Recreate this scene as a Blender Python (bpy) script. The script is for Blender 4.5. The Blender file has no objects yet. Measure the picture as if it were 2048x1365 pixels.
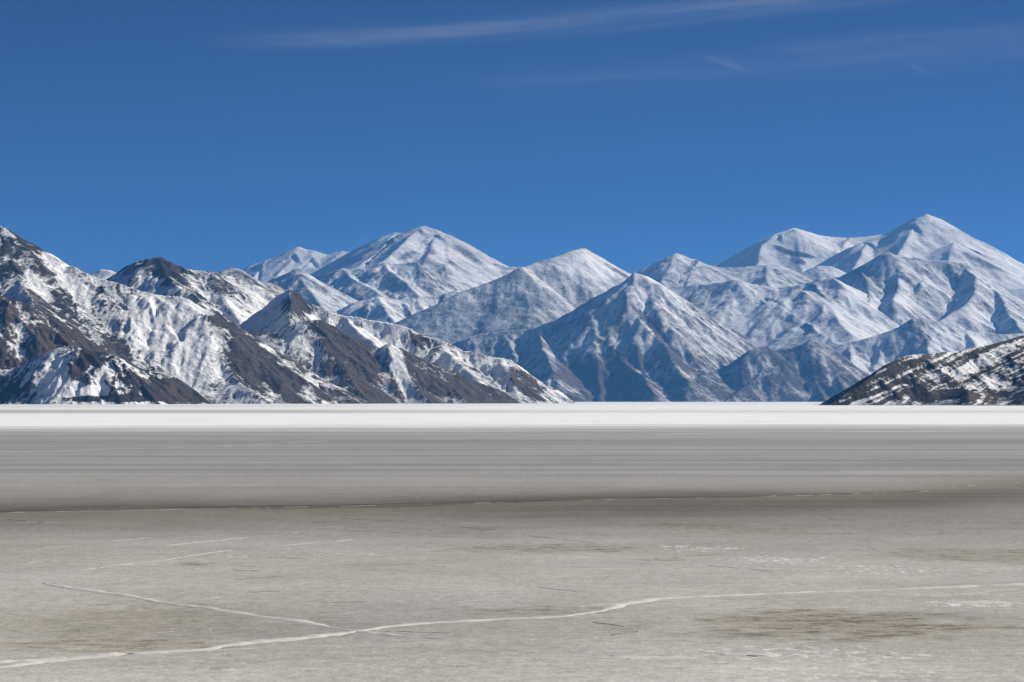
import bpy, math
import numpy as np

# ------------------------------------------------------------------ camera
F_PX = 4551.0                       # focal length in pixels of a 2048 px wide frame (80 mm on 36 mm)
CAM_H = 10.0                        # metres above the ice
TILT = math.atan(119.0 / F_PX)      # slight upward tilt
scene = bpy.context.scene
cam_data = bpy.data.cameras.new("camera")
cam_data.lens = 80.0
cam_data.sensor_width = 36.0
cam_data.clip_start = 1.0
cam_data.clip_end = 200000.0
cam = bpy.data.objects.new("camera", cam_data)
scene.collection.objects.link(cam)
cam.location = (0, 0, CAM_H)
cam.rotation_euler = (math.pi / 2 + TILT, 0, 0)
scene.camera = cam

# ------------------------------------------------------------------ sky, sun, exposure
SUN_EL = math.radians(28.0)
SUN_AZ = math.radians(70.0)         # from the view direction (+Y), clockwise: from the right, a little ahead
SUN_DIR = np.array([math.sin(SUN_AZ) * math.cos(SUN_EL), math.cos(SUN_AZ) * math.cos(SUN_EL), math.sin(SUN_EL)])
world = bpy.data.worlds.new("World")
scene.world = world
world.use_nodes = True
wn, wl = world.node_tree.nodes, world.node_tree.links
wn.clear()
sky = wn.new("ShaderNodeTexSky")
sky.sky_type = 'NISHITA'
sky.sun_disc = False
sky.sun_elevation = SUN_EL
sky.sun_rotation = SUN_AZ
sky.altitude = 4300
sky.air_density = 0.45
sky.dust_density = 0.0
sky.ozone_density = 10.0
bg = wn.new("ShaderNodeBackground")
bg.inputs["Strength"].default_value = 0.05
wo = wn.new("ShaderNodeOutputWorld")
wl.new(sky.outputs[0], bg.inputs[0])
wl.new(bg.outputs[0], wo.inputs[0])

sun_data = bpy.data.lights.new("sun", 'SUN')
sun_data.energy = 5.0
sun_data.angle = math.radians(0.5)
sun_data.color = (1.0, 0.93, 0.82)
sun = bpy.data.objects.new("sun", sun_data)
scene.collection.objects.link(sun)
from mathutils import Vector
sun.rotation_euler = Vector(-SUN_DIR).to_track_quat('-Z', 'Y').to_euler()
sun.location = (3000, 0, 4000)

scene.view_settings.view_transform = 'Standard'
scene.view_settings.look = 'None'
scene.view_settings.gamma = 1.0
scene.view_settings.exposure = 0.47
scene.view_settings.use_curve_mapping = False
scene.render.engine = 'CYCLES'
scene.cycles.max_bounces = 6
scene.cycles.diffuse_bounces = 2
scene.cycles.volume_bounces = 1
scene.cycles.use_denoising = True
scene.cycles.denoising_input_passes = 'RGB_ALBEDO_NORMAL'
scene.cycles.denoising_prefilter = 'ACCURATE'

# ------------------------------------------------------------------ helpers
CT, ST = math.cos(TILT), math.sin(TILT)


def at(px, py, D):
    """World point at depth D (metres along +Y) that stands where the photograph shows (px, py)."""
    u, v = (px - 1024.0) / F_PX, (682.5 - py) / F_PX
    dy = CT - v * ST
    t = D / dy
    return np.array([u * t, D, CAM_H + t * (ST + v * CT)])


def on_ice(px, py):
    """World point on the ice sheet (z = 0) seen at (px, py)."""
    u, v = (px - 1024.0) / F_PX, (682.5 - py) / F_PX
    t = -CAM_H / (ST + v * CT)
    return np.array([u * t, t * (CT - v * ST), 0.0])


def ice_row(y):
    """Photograph row of ice at distance y (for reading off distances only)."""
    return 801.5 + CAM_H * F_PX / np.maximum(y, 1.0)


def hash2(ix, iy, seed):
    with np.errstate(over='ignore'):
        h = (ix.astype(np.int64) * 374761393 + iy.astype(np.int64) * 668265263 + seed * 974634777) & 0xFFFFFFFF
        h = ((h ^ (h >> 13)) * 1274126177) & 0xFFFFFFFF
        h = (h ^ (h >> 16)) & 0xFFFFFFFF
    return h


def rnd2(ix, iy, seed):
    return (hash2(ix, iy, seed) / 4294967296.0).astype(np.float32)


def perlin(x, y, seed=0):
    xi, yi = np.floor(x), np.floor(y)
    fx, fy = (x - xi).astype(np.float32), (y - yi).astype(np.float32)
    xi, yi = xi.astype(np.int64), yi.astype(np.int64)
    u, v = fx * fx * fx * (fx * (fx * 6 - 15) + 10), fy * fy * fy * (fy * (fy * 6 - 15) + 10)

    def g(ox, oy):
        a = rnd2(xi + ox, yi + oy, seed) * 6.2831853
        return np.cos(a) * (fx - ox) + np.sin(a) * (fy - oy)
    a, b, c, d = g(0, 0), g(1, 0), g(0, 1), g(1, 1)
    return 1.45 * ((a + u * (b - a)) + v * ((c + u * (d - c)) - (a + u * (b - a))))


def fbm(x, y, octs, seed=0, gain=0.5):
    s, a, t = 0.0, 1.0, 0.0
    for o in range(octs):
        s = s + a * perlin(x * 2 ** o, y * 2 ** o, seed + 17 * o)
        t += a * a
        a *= gain
    return s / math.sqrt(t)


def smooth(e0, e1, x):
    t = np.clip((x - e0) / (e1 - e0), 0, 1)
    return t * t * (3 - 2 * t)


def gullies(x, y, gx, gy, seed):
    """Waves that run down the slope (gx, gy): value and its slope, in cell units."""
    ix, iy = np.floor(x), np.floor(y)
    fx, fy = x - ix, y - iy
    ix, iy = ix.astype(np.int64), iy.astype(np.int64)
    va = np.zeros_like(x); dx = np.zeros_like(x); dy = np.zeros_like(x); wt = np.zeros_like(x)
    for i in (-1, 0, 1, 2):
        for j in (-1, 0, 1, 2):
            px = fx - i + 0.0 - (rnd2(ix + i, iy + j, seed) - 0.5) * 0.9
            py = fy - j + 0.0 - (rnd2(ix + i, iy + j, seed + 5) - 0.5) * 0.9
            d = px * px + py * py
            w = np.exp(-d * 2.2)
            m = (px * gx + py * gy) * 6.2831853
            va += w * np.cos(m)
            s = -np.sin(m) * 6.2831853 * w
            dx += s * gx
            dy += s * gy
            wt += w
    return va / wt, dx / wt, dy / wt


def mesh_object(name, co, faces, mat, attrs=None, kind=None, label=None, category=None, parent=None, smooth_shade=True):
    me = bpy.data.meshes.new(name)
    co = np.asarray(co, np.float32)
    faces = np.asarray(faces, np.int32)
    n, k = faces.shape
    me.vertices.add(len(co))
    me.vertices.foreach_set("co", co.ravel())
    me.loops.add(n * k)
    me.loops.foreach_set("vertex_index", faces.ravel())
    me.polygons.add(n)
    me.polygons.foreach_set("loop_start", np.arange(0, n * k, k, dtype=np.int32))
    me.polygons.foreach_set("use_smooth", np.full(n, smooth_shade, dtype=bool))
    me.update(calc_edges=True)
    for key, val in (attrs or {}).items():
        a = me.attributes.new(key, 'FLOAT', 'POINT')
        a.data.foreach_set("value", np.asarray(val, np.float32))
    me.materials.append(mat)
    ob = bpy.data.objects.new(name, me)
    scene.collection.objects.link(ob)
    if parent is not None:
        ob.parent = parent
    if kind:
        ob["kind"] = kind
    if label:
        ob["label"] = label
    if category:
        ob["category"] = category
    return ob


# ------------------------------------------------------------------ materials
def node_mat(name):
    m = bpy.data.materials.new(name)
    m.use_nodes = True
    m.node_tree.nodes.clear()
    return m, m.node_tree.nodes, m.node_tree.links


def N(nodes, kind, **kw):
    n = nodes.new(kind)
    for k, v in kw.items():
        if k.startswith("in_"):
            n.inputs[k[3:].replace("_", " ")].default_value = v
        else:
            setattr(n, k, v)
    return n


def math_node(nodes, links, op, a, b=None, clamp=False):
    n = nodes.new("ShaderNodeMath")
    n.operation = op
    n.use_clamp = clamp
    for i, s in enumerate((a, b)):
        if s is None:
            continue
        if isinstance(s, (int, float)):
            n.inputs[i].default_value = s
        else:
            links.new(s, n.inputs[i])
    return n.outputs[0]


def mix_col(nodes, links, fac, a, b):
    n = nodes.new("ShaderNodeMix")
    n.data_type = 'RGBA'
    for s, i in ((fac, 0), (a, 6), (b, 7)):
        if hasattr(s, "is_linked"):
            links.new(s, n.inputs[i])
        elif i == 0:
            n.inputs[0].default_value = s
        else:
            n.inputs[i].default_value = (*s, 1)
    return n.outputs[2]


def mountain_material(name, px_size, rock_dark, rock_brown, snow_col=(0.86, 0.865, 0.87), soft=0.16, fine=0.35, bump=1.0):
    """Snow over rock; 'snow' and 'earth' are stored on the surface, fine break-up is noise a few pixels large (px_size in metres)."""
    m, nd, ln = node_mat(name)
    geo = N(nd, "ShaderNodeNewGeometry")
    a_s = N(nd, "ShaderNodeAttribute", attribute_name="snow")
    a_e = N(nd, "ShaderNodeAttribute", attribute_name="earth")
    n1 = N(nd, "ShaderNodeTexNoise", in_Scale=1.0 / (px_size * 2.6), in_Detail=5.0, in_Roughness=0.7)
    n2 = N(nd, "ShaderNodeTexNoise", in_Scale=1.0 / (px_size * 30), in_Detail=6.0, in_Roughness=0.62)
    n3 = N(nd, "ShaderNodeTexNoise", in_Scale=1.0 / (px_size * 9), in_Detail=5.0, in_Roughness=0.65)
    for n in (n1, n2, n3):
        ln.new(geo.outputs["Position"], n.inputs["Vector"])
    f1 = math_node(nd, ln, 'MULTIPLY', math_node(nd, ln, 'SUBTRACT', n1.outputs[0], 0.5), fine * 2.4)
    f3 = math_node(nd, ln, 'MULTIPLY', math_node(nd, ln, 'SUBTRACT', n3.outputs[0], 0.5), fine * 1.6)
    s = math_node(nd, ln, 'ADD', math_node(nd, ln, 'ADD', a_s.outputs["Fac"], f1), f3)
    mr = N(nd, "ShaderNodeMapRange", interpolation_type='SMOOTHSTEP')
    mr.inputs["From Min"].default_value = 0.5 - soft
    mr.inputs["From Max"].default_value = 0.5 + soft
    ln.new(s, mr.inputs["Value"])
    e = math_node(nd, ln, 'ADD', a_e.outputs["Fac"], math_node(nd, ln, 'MULTIPLY', math_node(nd, ln, 'SUBTRACT', n2.outputs[0], 0.5), 1.3), clamp=True)
    rock = mix_col(nd, ln, e, rock_dark, rock_brown)
    v = math_node(nd, ln, 'MAXIMUM', math_node(nd, ln, 'ADD', math_node(nd, ln, 'MULTIPLY', n1.outputs[0], 3.2), math_node(nd, ln, 'ADD', math_node(nd, ln, 'MULTIPLY', n3.outputs[0], 1.6), -1.4)), 0.25)
    mul = N(nd, "ShaderNodeVectorMath", operation='SCALE')
    ln.new(rock, mul.inputs[0])
    ln.new(v, mul.inputs["Scale"])
    sv = math_node(nd, ln, 'ADD', math_node(nd, ln, 'MULTIPLY', n3.outputs[0], 0.16), 0.90)
    smul = N(nd, "ShaderNodeVectorMath", operation='SCALE')
    smul.inputs[0].default_value = snow_col
    ln.new(sv, smul.inputs["Scale"])
    col = mix_col(nd, ln, mr.outputs[0], mul.outputs[0], smul.outputs[0])
    bs = N(nd, "ShaderNodeBsdfPrincipled")
    bs.inputs["Roughness"].default_value = 0.85
    bs.inputs["Specular IOR Level"].default_value = 0.15
    ln.new(col, bs.inputs["Base Color"])
    bp = N(nd, "ShaderNodeBump")
    bp.inputs["Strength"].default_value = 0.55 * bump
    bp.inputs["Distance"].default_value = px_size * 2.2
    hgt = math_node(nd, ln, 'ADD', math_node(nd, ln, 'MULTIPLY', n3.outputs[0], 2.2), n1.outputs[0])
    ln.new(hgt, bp.inputs["Height"])
    ln.new(bp.outputs[0], bs.inputs["Normal"])
    out = N(nd, "ShaderNodeOutputMaterial")
    ln.new(bs.outputs[0], out.inputs[0])
    return m


DARK = (0.045, 0.040, 0.036)
BROWN = (0.125, 0.088, 0.066)
mat_near = mountain_material("near_mountain", 2.2, (0.022, 0.020, 0.018), (0.068, 0.050, 0.038), soft=0.20, fine=0.50)
mat_left = mountain_material("left_mountain", 3.2, (0.024, 0.022, 0.020), (0.062, 0.049, 0.040), soft=0.27, fine=0.36)
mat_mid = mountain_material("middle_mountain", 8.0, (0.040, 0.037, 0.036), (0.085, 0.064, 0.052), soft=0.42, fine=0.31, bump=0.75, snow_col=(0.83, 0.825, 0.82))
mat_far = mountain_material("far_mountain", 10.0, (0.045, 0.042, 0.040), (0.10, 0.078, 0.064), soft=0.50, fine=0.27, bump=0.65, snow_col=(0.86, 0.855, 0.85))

# ------------------------------------------------------------------ mountains
STAT = []


def mountain(name, label, ridges, mat, D, slope=0.6, erode=1.0, rough=1.0, warp=1.0, cell=None,
             snow=0.5, s_elev=0.2, s_aspect=0.1, s_gully=0.2, s_steep=0.5, s_noise=0.15, s_streak=0.15,
             earth=0.5, strata=None, blobs=(), back=None, front=None, seed=1, spacing=None, valley=25.0, clip=(-260, 2310)):
    """One mountain: crest and spur lines (px, py, distance) with slopes falling off both sides, cut by gullies."""
    sc = D / 20000.0
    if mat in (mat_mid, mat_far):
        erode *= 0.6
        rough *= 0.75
    sp = (spacing or D * 0.00050) * (1.42 if mat in (mat_mid, mat_far) else 1.15)
    pts = [[at(*p) for p in (r["p"] if isinstance(r, dict) else r)] for r in ridges]
    slopes = [(r.get("s", slope) if isinstance(r, dict) else slope) for r in ridges]
    allp = np.array([q for r in pts for q in r])
    zmax = allp[:, 2].max()
    reach = zmax / slope
    x0, x1 = allp[:, 0].min() - min(reach, 1100 * sc + 250), allp[:, 0].max() + min(reach, 1100 * sc + 250)
    y0 = allp[:, 1].min() - (front if front is not None else reach)
    y1 = allp[:, 1].max() + (back if back is not None else 700 * sc + 120)
    x0 = max(x0, (clip[0] - 1024) / F_PX * y1)
    x1 = min(x1, (clip[1] - 1024) / F_PX * y1)
    nx, ny = int((x1 - x0) / sp) + 2, int((y1 - y0) / (sp * 1.25)) + 2
    X, Y = np.meshgrid(np.linspace(x0, x1, nx), np.linspace(y0, y1, ny))
    hx, hy = (x1 - x0) / (nx - 1), (y1 - y0) / (ny - 1)
    X = X.astype(np.float64); Y = Y.astype(np.float64)
    # irregular courses: the lines are wandered by noise
    warp = 0.7 * warp
    w1, w2, w3 = 620 * sc, 210 * sc, 70 * sc
    WX = X + warp * (46 * sc * perlin(X / w1, Y / w1, seed) + 20 * sc * perlin(X / w2, Y / w2, seed + 1) + 7 * sc * perlin(X / w3, Y / w3, seed + 2))
    WY = Y + warp * (80 * sc * perlin(X / w1, Y / w1, seed + 3) + 34 * sc * perlin(X / w2, Y / w2, seed + 4) + 8 * sc * perlin(X / w3, Y / w3, seed + 5))
    H = np.full(X.shape, -1e9); U = np.zeros_like(X); DD = np.full(X.shape, 1e9)
    for ri, (line, s) in enumerate(zip(pts, slopes)):
        HR = np.full(X.shape, -1e9); UR = np.zeros_like(X); DR = np.zeros_like(X)
        arc = ri * 3000.0
        for a, b in zip(line[:-1], line[1:]):
            ex, ey, ez = b - a
            L = math.hypot(ex, ey) + 1e-6
            g = max(min(ez / L, 0.93 * s), -0.93 * s)
            rx, ry = WX - a[0], WY - a[1]
            t = (rx * ex + ry * ey) / L
            dp = np.abs(rx * ey - ry * ex) / L
            t = np.clip(t + dp * g / math.sqrt(s * s - g * g), 0, L)
            d = np.hypot(rx - ex / L * t, ry - ey / L * t)
            h = a[2] + ez * t / L - s * d
            k = h > HR
            HR[k] = h[k]; DR[k] = d[k]; UR[k] = (arc + t)[k]
            arc += L
        if ri == 0:
            H, U, DD = HR, UR, DR
        else:
            kk = valley * sc * 2
            diff = np.abs(H - HR)
            k = HR > H
            U[k] = UR[k]; DD[k] = DR[k]
            H = np.maximum(H, HR) + kk * 0.5 * np.exp(-diff / kk) * smooth(0, 160 * sc, DD)
    # concave lower slopes
    base = H.copy()
    fade = smooth(0.0, 170 * sc, DD) * 0.88 + 0.12
    c = cell or 330 * sc
    gx0, gy0 = np.gradient(base, hx, axis=1), np.gradient(base, hy, axis=0)
    ax, ay = np.zeros_like(X), np.zeros_like(X)
    amp = 0.10 * c * erode
    tot = np.zeros_like(X); fine = np.zeros_like(X)
    fr = 1.0
    for o in range(5):
        gx, gy = gx0 + 0.7 * ax, gy0 + 0.7 * ay
        m = np.sqrt(gx * gx + gy * gy) + 0.08
        v, dvx, dvy = gullies(X / c * fr + 3.7 * o, Y / c * fr + 9.1 * o, (-gy / m).astype(np.float32), (gx / m).astype(np.float32), seed * 31 + o)
        v = 1 - 2 * np.power(np.clip((1 - v) * 0.5, 0, 1), 0.75)
        a = amp * np.power(0.46, o)
        tot += a * v
        ax += a * dvx / c * fr
        ay += a * dvy / c * fr
        if o >= 2:
            fine += v * (0.6 ** (o - 2))
        fr *= 2.0
    lowcut = smooth(-10 * sc, 160 * sc, base)
    Z = base + tot * fade * (0.35 + 0.65 * lowcut)
    rg = 0.6 * rough * sc
    nz = fbm(X / (260 * sc), Y / (260 * sc), 6, seed + 40, 0.55)
    nr = 1 - np.abs(perlin(X / (75 * sc), Y / (75 * sc), seed + 50)) * 2 + 0.5 * (1 - 2 * np.abs(perlin(X / (33 * sc), Y / (33 * sc), seed + 51)))
    Z += rg * (15 * nz * (0.3 + 0.7 * smooth(0, 90 * sc, DD)) + 5.0 * nr) * (0.3 + 0.7 * lowcut)
    # shape measures
    gx, gy = np.gradient(Z, hx, axis=1), np.gradient(Z, hy, axis=0)
    st = np.sqrt(gx * gx + gy * gy)
    aspect = gx / (0.35 + st)                                   # + : falls to the left, - : falls to the right (towards the sun)
    lap = np.gradient(gx, hx, axis=1) + np.gradient(gy, hy, axis=0)
    lap = np.clip(lap * sp * 2.2, -1, 1)
    conc = np.clip(-tot / (amp + 1e-6), -1.5, 1.5)
    streak = fbm(U / (30 * sc) + 0.8 * nz, DD / (380 * sc), 3, seed + 60, 0.65)
    big = fbm(X / (420 * sc), Y / (420 * sc) + Z / (300 * sc), 4, seed + 70)
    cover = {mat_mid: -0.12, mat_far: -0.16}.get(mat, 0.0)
    S = (snow + cover + s_elev * (Z / zmax - 0.5) * 2 + s_aspect * np.clip(aspect * 1.6, -1, 1) + s_gully * (0.6 * conc + 0.5 * lap - 0.35 * fine * 0.5)
         - s_steep * np.clip(st - slope * 1.12, -0.5, 0.9) + s_noise * big + (0.95 if mat in (mat_mid, mat_far) else 1.25) * s_streak * streak)
    if strata:
        sa, swl, stl = strata
        sv = fbm(X / (swl * 26) + 0.2 * nz, (Z - stl * X) / swl + 0.25 * nz, 4, seed + 90, 0.65)
        S += sa * sv
    E = earth + 0.25 * big + 0.2 * np.clip(-aspect * 1.5, -1, 1) - 0.5 * np.clip(st - slope * 1.25, 0, 0.7) + 0.12 * streak
    # patches: where the photograph shows bare ground (-) or drifted snow (+)
    if blobs:
        t = 1.0 / (Y * CT + (Z - CAM_H) * ST)
        PX = 1024 + F_PX * X * t
        PY = 682.5 - F_PX * ((Z - CAM_H) * CT - Y * ST) * t
        for bl in blobs:
            bx, by, rx, ry, rot, ds = bl[:6]
            de = bl[6] if len(bl) > 6 else 0.0
            q = (PX - bx) ** 2 + (PY - by) ** 2 + ((Y - Y.min()) / (Y.max() - Y.min() + 1)) * 30
            k = np.unravel_index(np.argmin(q), q.shape)
            cx, cy, cz = X[k], Y[k], Z[k]
            mpp = cy / F_PX                                      # metres per photograph pixel at that place
            a = (X - cx) / mpp; b = -(Z - cz) / mpp
            cr, sr = math.cos(math.radians(rot)), math.sin(math.radians(rot))
            u, v = (a * cr + b * sr) / rx, (-a * sr + b * cr) / ry
            rr = np.sqrt(u * u + v * v) + 0.28 * big + 0.14 * streak
            wgt = 1 - smooth(0.55, 1.25, rr)
            S += ds * wgt
            E += de * wgt
    S = np.clip(S, -0.6, 1.6)
    keep_v = Z > -6 * max(sc, 0.3)
    idx = np.arange(nx * ny).reshape(ny, nx)
    q = np.stack([idx[:-1, :-1], idx[:-1, 1:], idx[1:, 1:], idx[1:, :-1]], -1).reshape(-1, 4)
    kv = keep_v.ravel()
    q = q[kv[q].any(axis=1)]
    used = np.zeros(nx * ny, bool); used[q.ravel()] = True
    remap = np.cumsum(used) - 1
    co = np.stack([X, Y, np.maximum(Z, -40)], -1).reshape(-1, 3)[used]
    STAT.append((name, len(co), len(q)))
    return mesh_object(name, co, remap[q], mat, {"snow": S.ravel()[used], "earth": np.clip(E, 0, 1).ravel()[used]},
                       kind="structure", label=label, category="mountain")


def crest(D, *pp):
    """Crest line with one depth or depths interpolated between D[0] and D[1]."""
    n = len(pp)
    out = []
    for i, p in enumerate(pp):
        if len(p) == 3:
            out.append(p)
        else:
            d = D if not isinstance(D, tuple) else D[0] + (D[1] - D[0]) * i / (n - 1)
            out.append((p[0], p[1], d))
    return out


# --- near right hill
mountain("hill", "low dark rocky hill with snow streaks on the right shore",
         [crest((4780, 5350), (1662, 806), (1688, 786), (1718, 769), (1742, 754), (1767, 737), (1785, 723), (1805, 713), (1831, 709), (1858, 710),
                (1878, 706), (1902, 704), (1940, 698), (1966, 693), (1990, 687), (2019, 678), (2048, 670), (2150, 640), (2300, 600)),
          {"p": crest((5150, 4640), (1905, 712), (1922, 765), (1935, 781), (1940, 806)), "s": 0.45},
          {"p": crest((5200, 4640), (2020, 690), (2040, 760), (2060, 780), (2060, 806)), "s": 0.42}],
         mat_near, 5000, slope=0.62, erode=0.75, rough=0.9, warp=0.9, snow=0.30, s_elev=0.05, s_aspect=-0.05, s_gully=0.14, s_steep=0.5,
         s_noise=0.10, s_streak=0.10, earth=0.5, seed=11, spacing=2.6, strata=(0.75, 9.0, 0.36),
         blobs=[(2000, 772, 28, 16, 0, 0.6), (1940, 735, 60, 9, -22, 0.45), (1990, 715, 70, 7, -24, 0.4), (1843, 792, 26, 13, 0, -0.7), (1925, 790, 45, 12, 0, -0.7),
                (1880, 745, 30, 10, -15, 0.35), (1790, 735, 30, 10, -30, -0.3), (1700, 790, 40, 10, -20, -0.2)])

# --- near left headland and slopes
mountain("headland", "low craggy headland with dark cliffs at the left shore",
         [crest((6150, 6350), (-220, 740, 6300), (-60, 742), (20, 738), (62, 723), (88, 710), (117, 698), (141, 692), (164, 694), (190, 703), (211, 706), (231, 710), (243, 722),
                (258, 736), (275, 742), (308, 744), (331, 747), (355, 755), (378, 772), (401, 789), (418, 805)),
          {"p": crest((6180, 6030), (160, 694), (166, 725), (172, 760), (185, 800)), "s": 0.75},
          {"p": crest((6200, 6040), (225, 709), (240, 745), (260, 780), (275, 806)), "s": 0.7},
          {"p": crest((6200, 6030), (60, 724), (50, 755), (30, 790), (20, 806)), "s": 0.7}],
         mat_near, 6200, slope=0.78, erode=1.3, rough=1.5, snow=0.46, s_elev=0.02, s_aspect=0.02, s_gully=0.3, s_steep=0.6, s_noise=0.25, s_streak=0.25, earth=0.15,
         seed=21, spacing=3.0,
         blobs=[(115, 745, 40, 26, 60, 0.55), (130, 780, 60, 16, 0, 0.6), (200, 765, 20, 30, 0, 0.35), (165, 725, 14, 32, 10, -0.8), (200, 720, 12, 22, -20, -0.5),
                (330, 775, 90, 24, 15, -0.55), (250, 797, 110, 7, 0, -0.8), (30, 790, 60, 20, 0, -0.25), (360, 780, 50, 22, 20, -0.3, 0.35), (20, 750, 60, 20, 20, -0.1)])
mountain("brown_spur", "bare brown mountain spur coming in from the left edge",
         [crest((6600, 6480), (-260, 520), (-100, 568), (0, 591), (18, 599), (50, 607), (76, 631), (97, 651), (132, 687), (170, 715), (215, 745)),
          {"p": crest((6550, 6250), (0, 595), (10, 680), (10, 740)), "s": 0.62},
          {"p": crest((6550, 6300), (-120, 568), (-110, 700), (-100, 790)), "s": 0.62}],
         mat_near, 6500, slope=0.62, erode=1.1, rough=1.2, snow=0.26, s_elev=0.0, s_aspect=0.25, s_gully=0.30, s_steep=0.5, s_noise=0.2, s_streak=0.3, earth=0.8,
         seed=31, spacing=3.2, blobs=[(40, 665, 40, 12, 40, 0.3), (30, 700, 30, 10, 45, 0.35), (90, 670, 40, 10, 45, -0.3, 0.3)])
mountain("snowy_mountain", "steep rocky mountain with a white snow bowl at the left edge",
         [crest((7650, 7250), (-260, 380), (-120, 420), (-40, 440), (0, 451), (12, 457), (29, 468), (53, 489), (73, 502), (97, 521), (111, 531), (126, 533), (144, 531), (158, 539),
                (170, 546), (188, 555), (211, 561), (234, 567), (255, 575), (281, 583), (302, 588), (331, 593), (352, 593), (378, 599), (396, 610), (419, 625), (440, 640), (469, 651), (490, 664),
                (520, 690), (560, 722), (600, 752), (640, 785), (655, 805)),
          crest((7600, 6750), (97, 524), (140, 585), (176, 643), (217, 701), (240, 745)),
          crest((7480, 6800), (188, 558), (229, 610), (258, 669), (302, 739), (330, 775)),
          {"p": crest((7280, 6780), (419, 627), (431, 678), (457, 731), (480, 765), (520, 800)), "s": 0.66},
          crest((7700, 6900), (0, 455), (40, 560), (80, 640)),
          {"p": crest((7400, 7150), (302, 590), (318, 640), (325, 680)), "s": 0.52}],
         mat_left, 7300, slope=0.63, erode=0.62, rough=1.3, snow=0.54, s_elev=0.05, s_aspect=0.28, s_gully=0.20, s_steep=0.6, s_noise=0.10, s_streak=0.42, earth=0.45,
         seed=41, spacing=3.7,
         blobs=[(335, 650, 85, 80, 25, 0.62), (390, 720, 55, 75, -20, 0.6), (310, 610, 60, 18, 5, 0.4), (160, 590, 45, 16, 60, 0.35), (130, 550, 30, 12, 60, 0.45), (35, 500, 60, 60, 40, -0.38, -0.3),
                (500, 720, 75, 32, 42, -0.75, 0.5), (240, 705, 50, 18, 50, -0.6, 0.4), (120, 620, 60, 25, 50, -0.15, -0.2), (560, 760, 60, 25, 40, -0.5, 0.4), (75, 570, 60, 10, 45, 0.35),
                (455, 650, 40, 10, 25, -0.5, 0.3)])
mountain("knoll", "small dark brown knoll at the foot of the mountains",
         [crest((7150, 7250), (588, 804), (605, 786), (623, 770), (634, 766), (658, 766), (678, 775), (699, 786), (716, 798), (727, 805))],
         mat_left, 7200, slope=0.5, erode=0.5, rough=0.8, snow=0.22, s_elev=0.05, s_aspect=0.0, s_gully=0.25, s_steep=0.4, s_noise=0.2, s_streak=0.2, earth=0.35, seed=51, spacing=3.2,
         blobs=[(665, 772, 40, 6, 12, 0.25, 0.4)])
mountain("brown_ridge", "long bare brown ridge sloping down to the lake, dusted with snow",
         [crest((7750, 7900), (470, 690, 7600), (502, 669), (530, 666), (561, 664), (580, 650), (602, 643), (617, 640), (646, 640), (670, 651), (687, 666), (708, 678), (737, 690), (757, 697),
                (781, 685), (793, 690), (810, 701), (840, 716), (869, 731), (898, 742), (927, 754), (964, 767), (990, 775), (1011, 786), (1030, 804)),
          {"p": crest((7800, 7350), (617, 642), (650, 690), (690, 745), (720, 790)), "s": 0.62},
          {"p": crest((7820, 7450), (781, 687), (800, 730), (835, 770), (860, 803)), "s": 0.62},
          {"p": crest((7700, 7350), (530, 668), (560, 710), (600, 760), (615, 800)), "s": 0.62},
          {"p": crest((7850, 7550), (880, 738), (910, 775), (935, 803)), "s": 0.62}],
         mat_left, 7800, slope=0.80, erode=0.8, rough=1.0, snow=0.30, s_elev=0.06, s_aspect=0.33, s_gully=0.26, s_steep=0.4, s_noise=0.18, s_streak=0.24, earth=0.72, seed=61, spacing=3.9,
         blobs=[(590, 700, 30, 38, -20, 0.45), (800, 740, 16, 60, -22, 0.6), (815, 775, 12, 30, -20, 0.4), (700, 720, 60, 50, 40, -0.3, 0.3), (900, 775, 70, 25, 20, -0.35, 0.0), (640, 660, 50, 14, 10, -0.2)])
mountain("snow_ridge", "snow-streaked ridge behind the bare brown ridge, tapering to the lake",
         [crest((8700, 8450), (568, 586), (582, 580), (593, 590), (611, 602), (634, 613), (652, 622), (673, 628), (693, 632), (716, 634), (737, 640), (772, 644), (796, 651),
                (816, 657), (840, 669), (869, 678), (884, 679), (898, 688), (927, 700), (957, 707), (982, 713), (1023, 720), (1034, 728), (1055, 745), (1078, 763), (1099, 777), (1108, 789), (1118, 804)),
          {"p": crest((8680, 8100), (582, 582), (580, 612), (576, 640), (582, 690)), "s": 0.92},
          {"p": crest((8650, 8150), (690, 633), (720, 665), (765, 700)), "s": 0.62},
          {"p": crest((8600, 8150), (870, 679), (905, 715), (960, 765)), "s": 0.62},
          {"p": crest((8500, 8100), (1000, 717), (1020, 755), (1040, 800)), "s": 0.62}],
         mat_left, 8500, slope=0.80, erode=1.1, rough=1.0, snow=0.60, s_elev=0.12, s_aspect=0.18, s_gully=0.32, s_steep=0.5, s_noise=0.18, s_streak=0.28, earth=0.5, seed=71, spacing=4.4,
         blobs=[(500, 640, 60, 60, 0, 0.25), (700, 660, 50, 14, 25, 0.4), (760, 690, 70, 10, 30, 0.35), (1050, 765, 50, 20, 40, -0.5, 0.2), (592, 606, 34, 30, 30, -0.7, -0.1), (860, 690, 45, 10, 30, -0.4, 0.3)])
mountain("dark_crag", "small dark crag on the ridge behind the snow bowl",
         [crest((8350, 8250), (325, 600), (340, 590), (366, 576), (381, 585), (410, 610), (440, 650))],
         mat_left, 8300, slope=0.7, erode=1.0, rough=1.3, snow=0.32, s_aspect=0.0, s_steep=0.5, s_gully=0.3, earth=0.2, seed=81, spacing=4.2, front=500)
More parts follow.
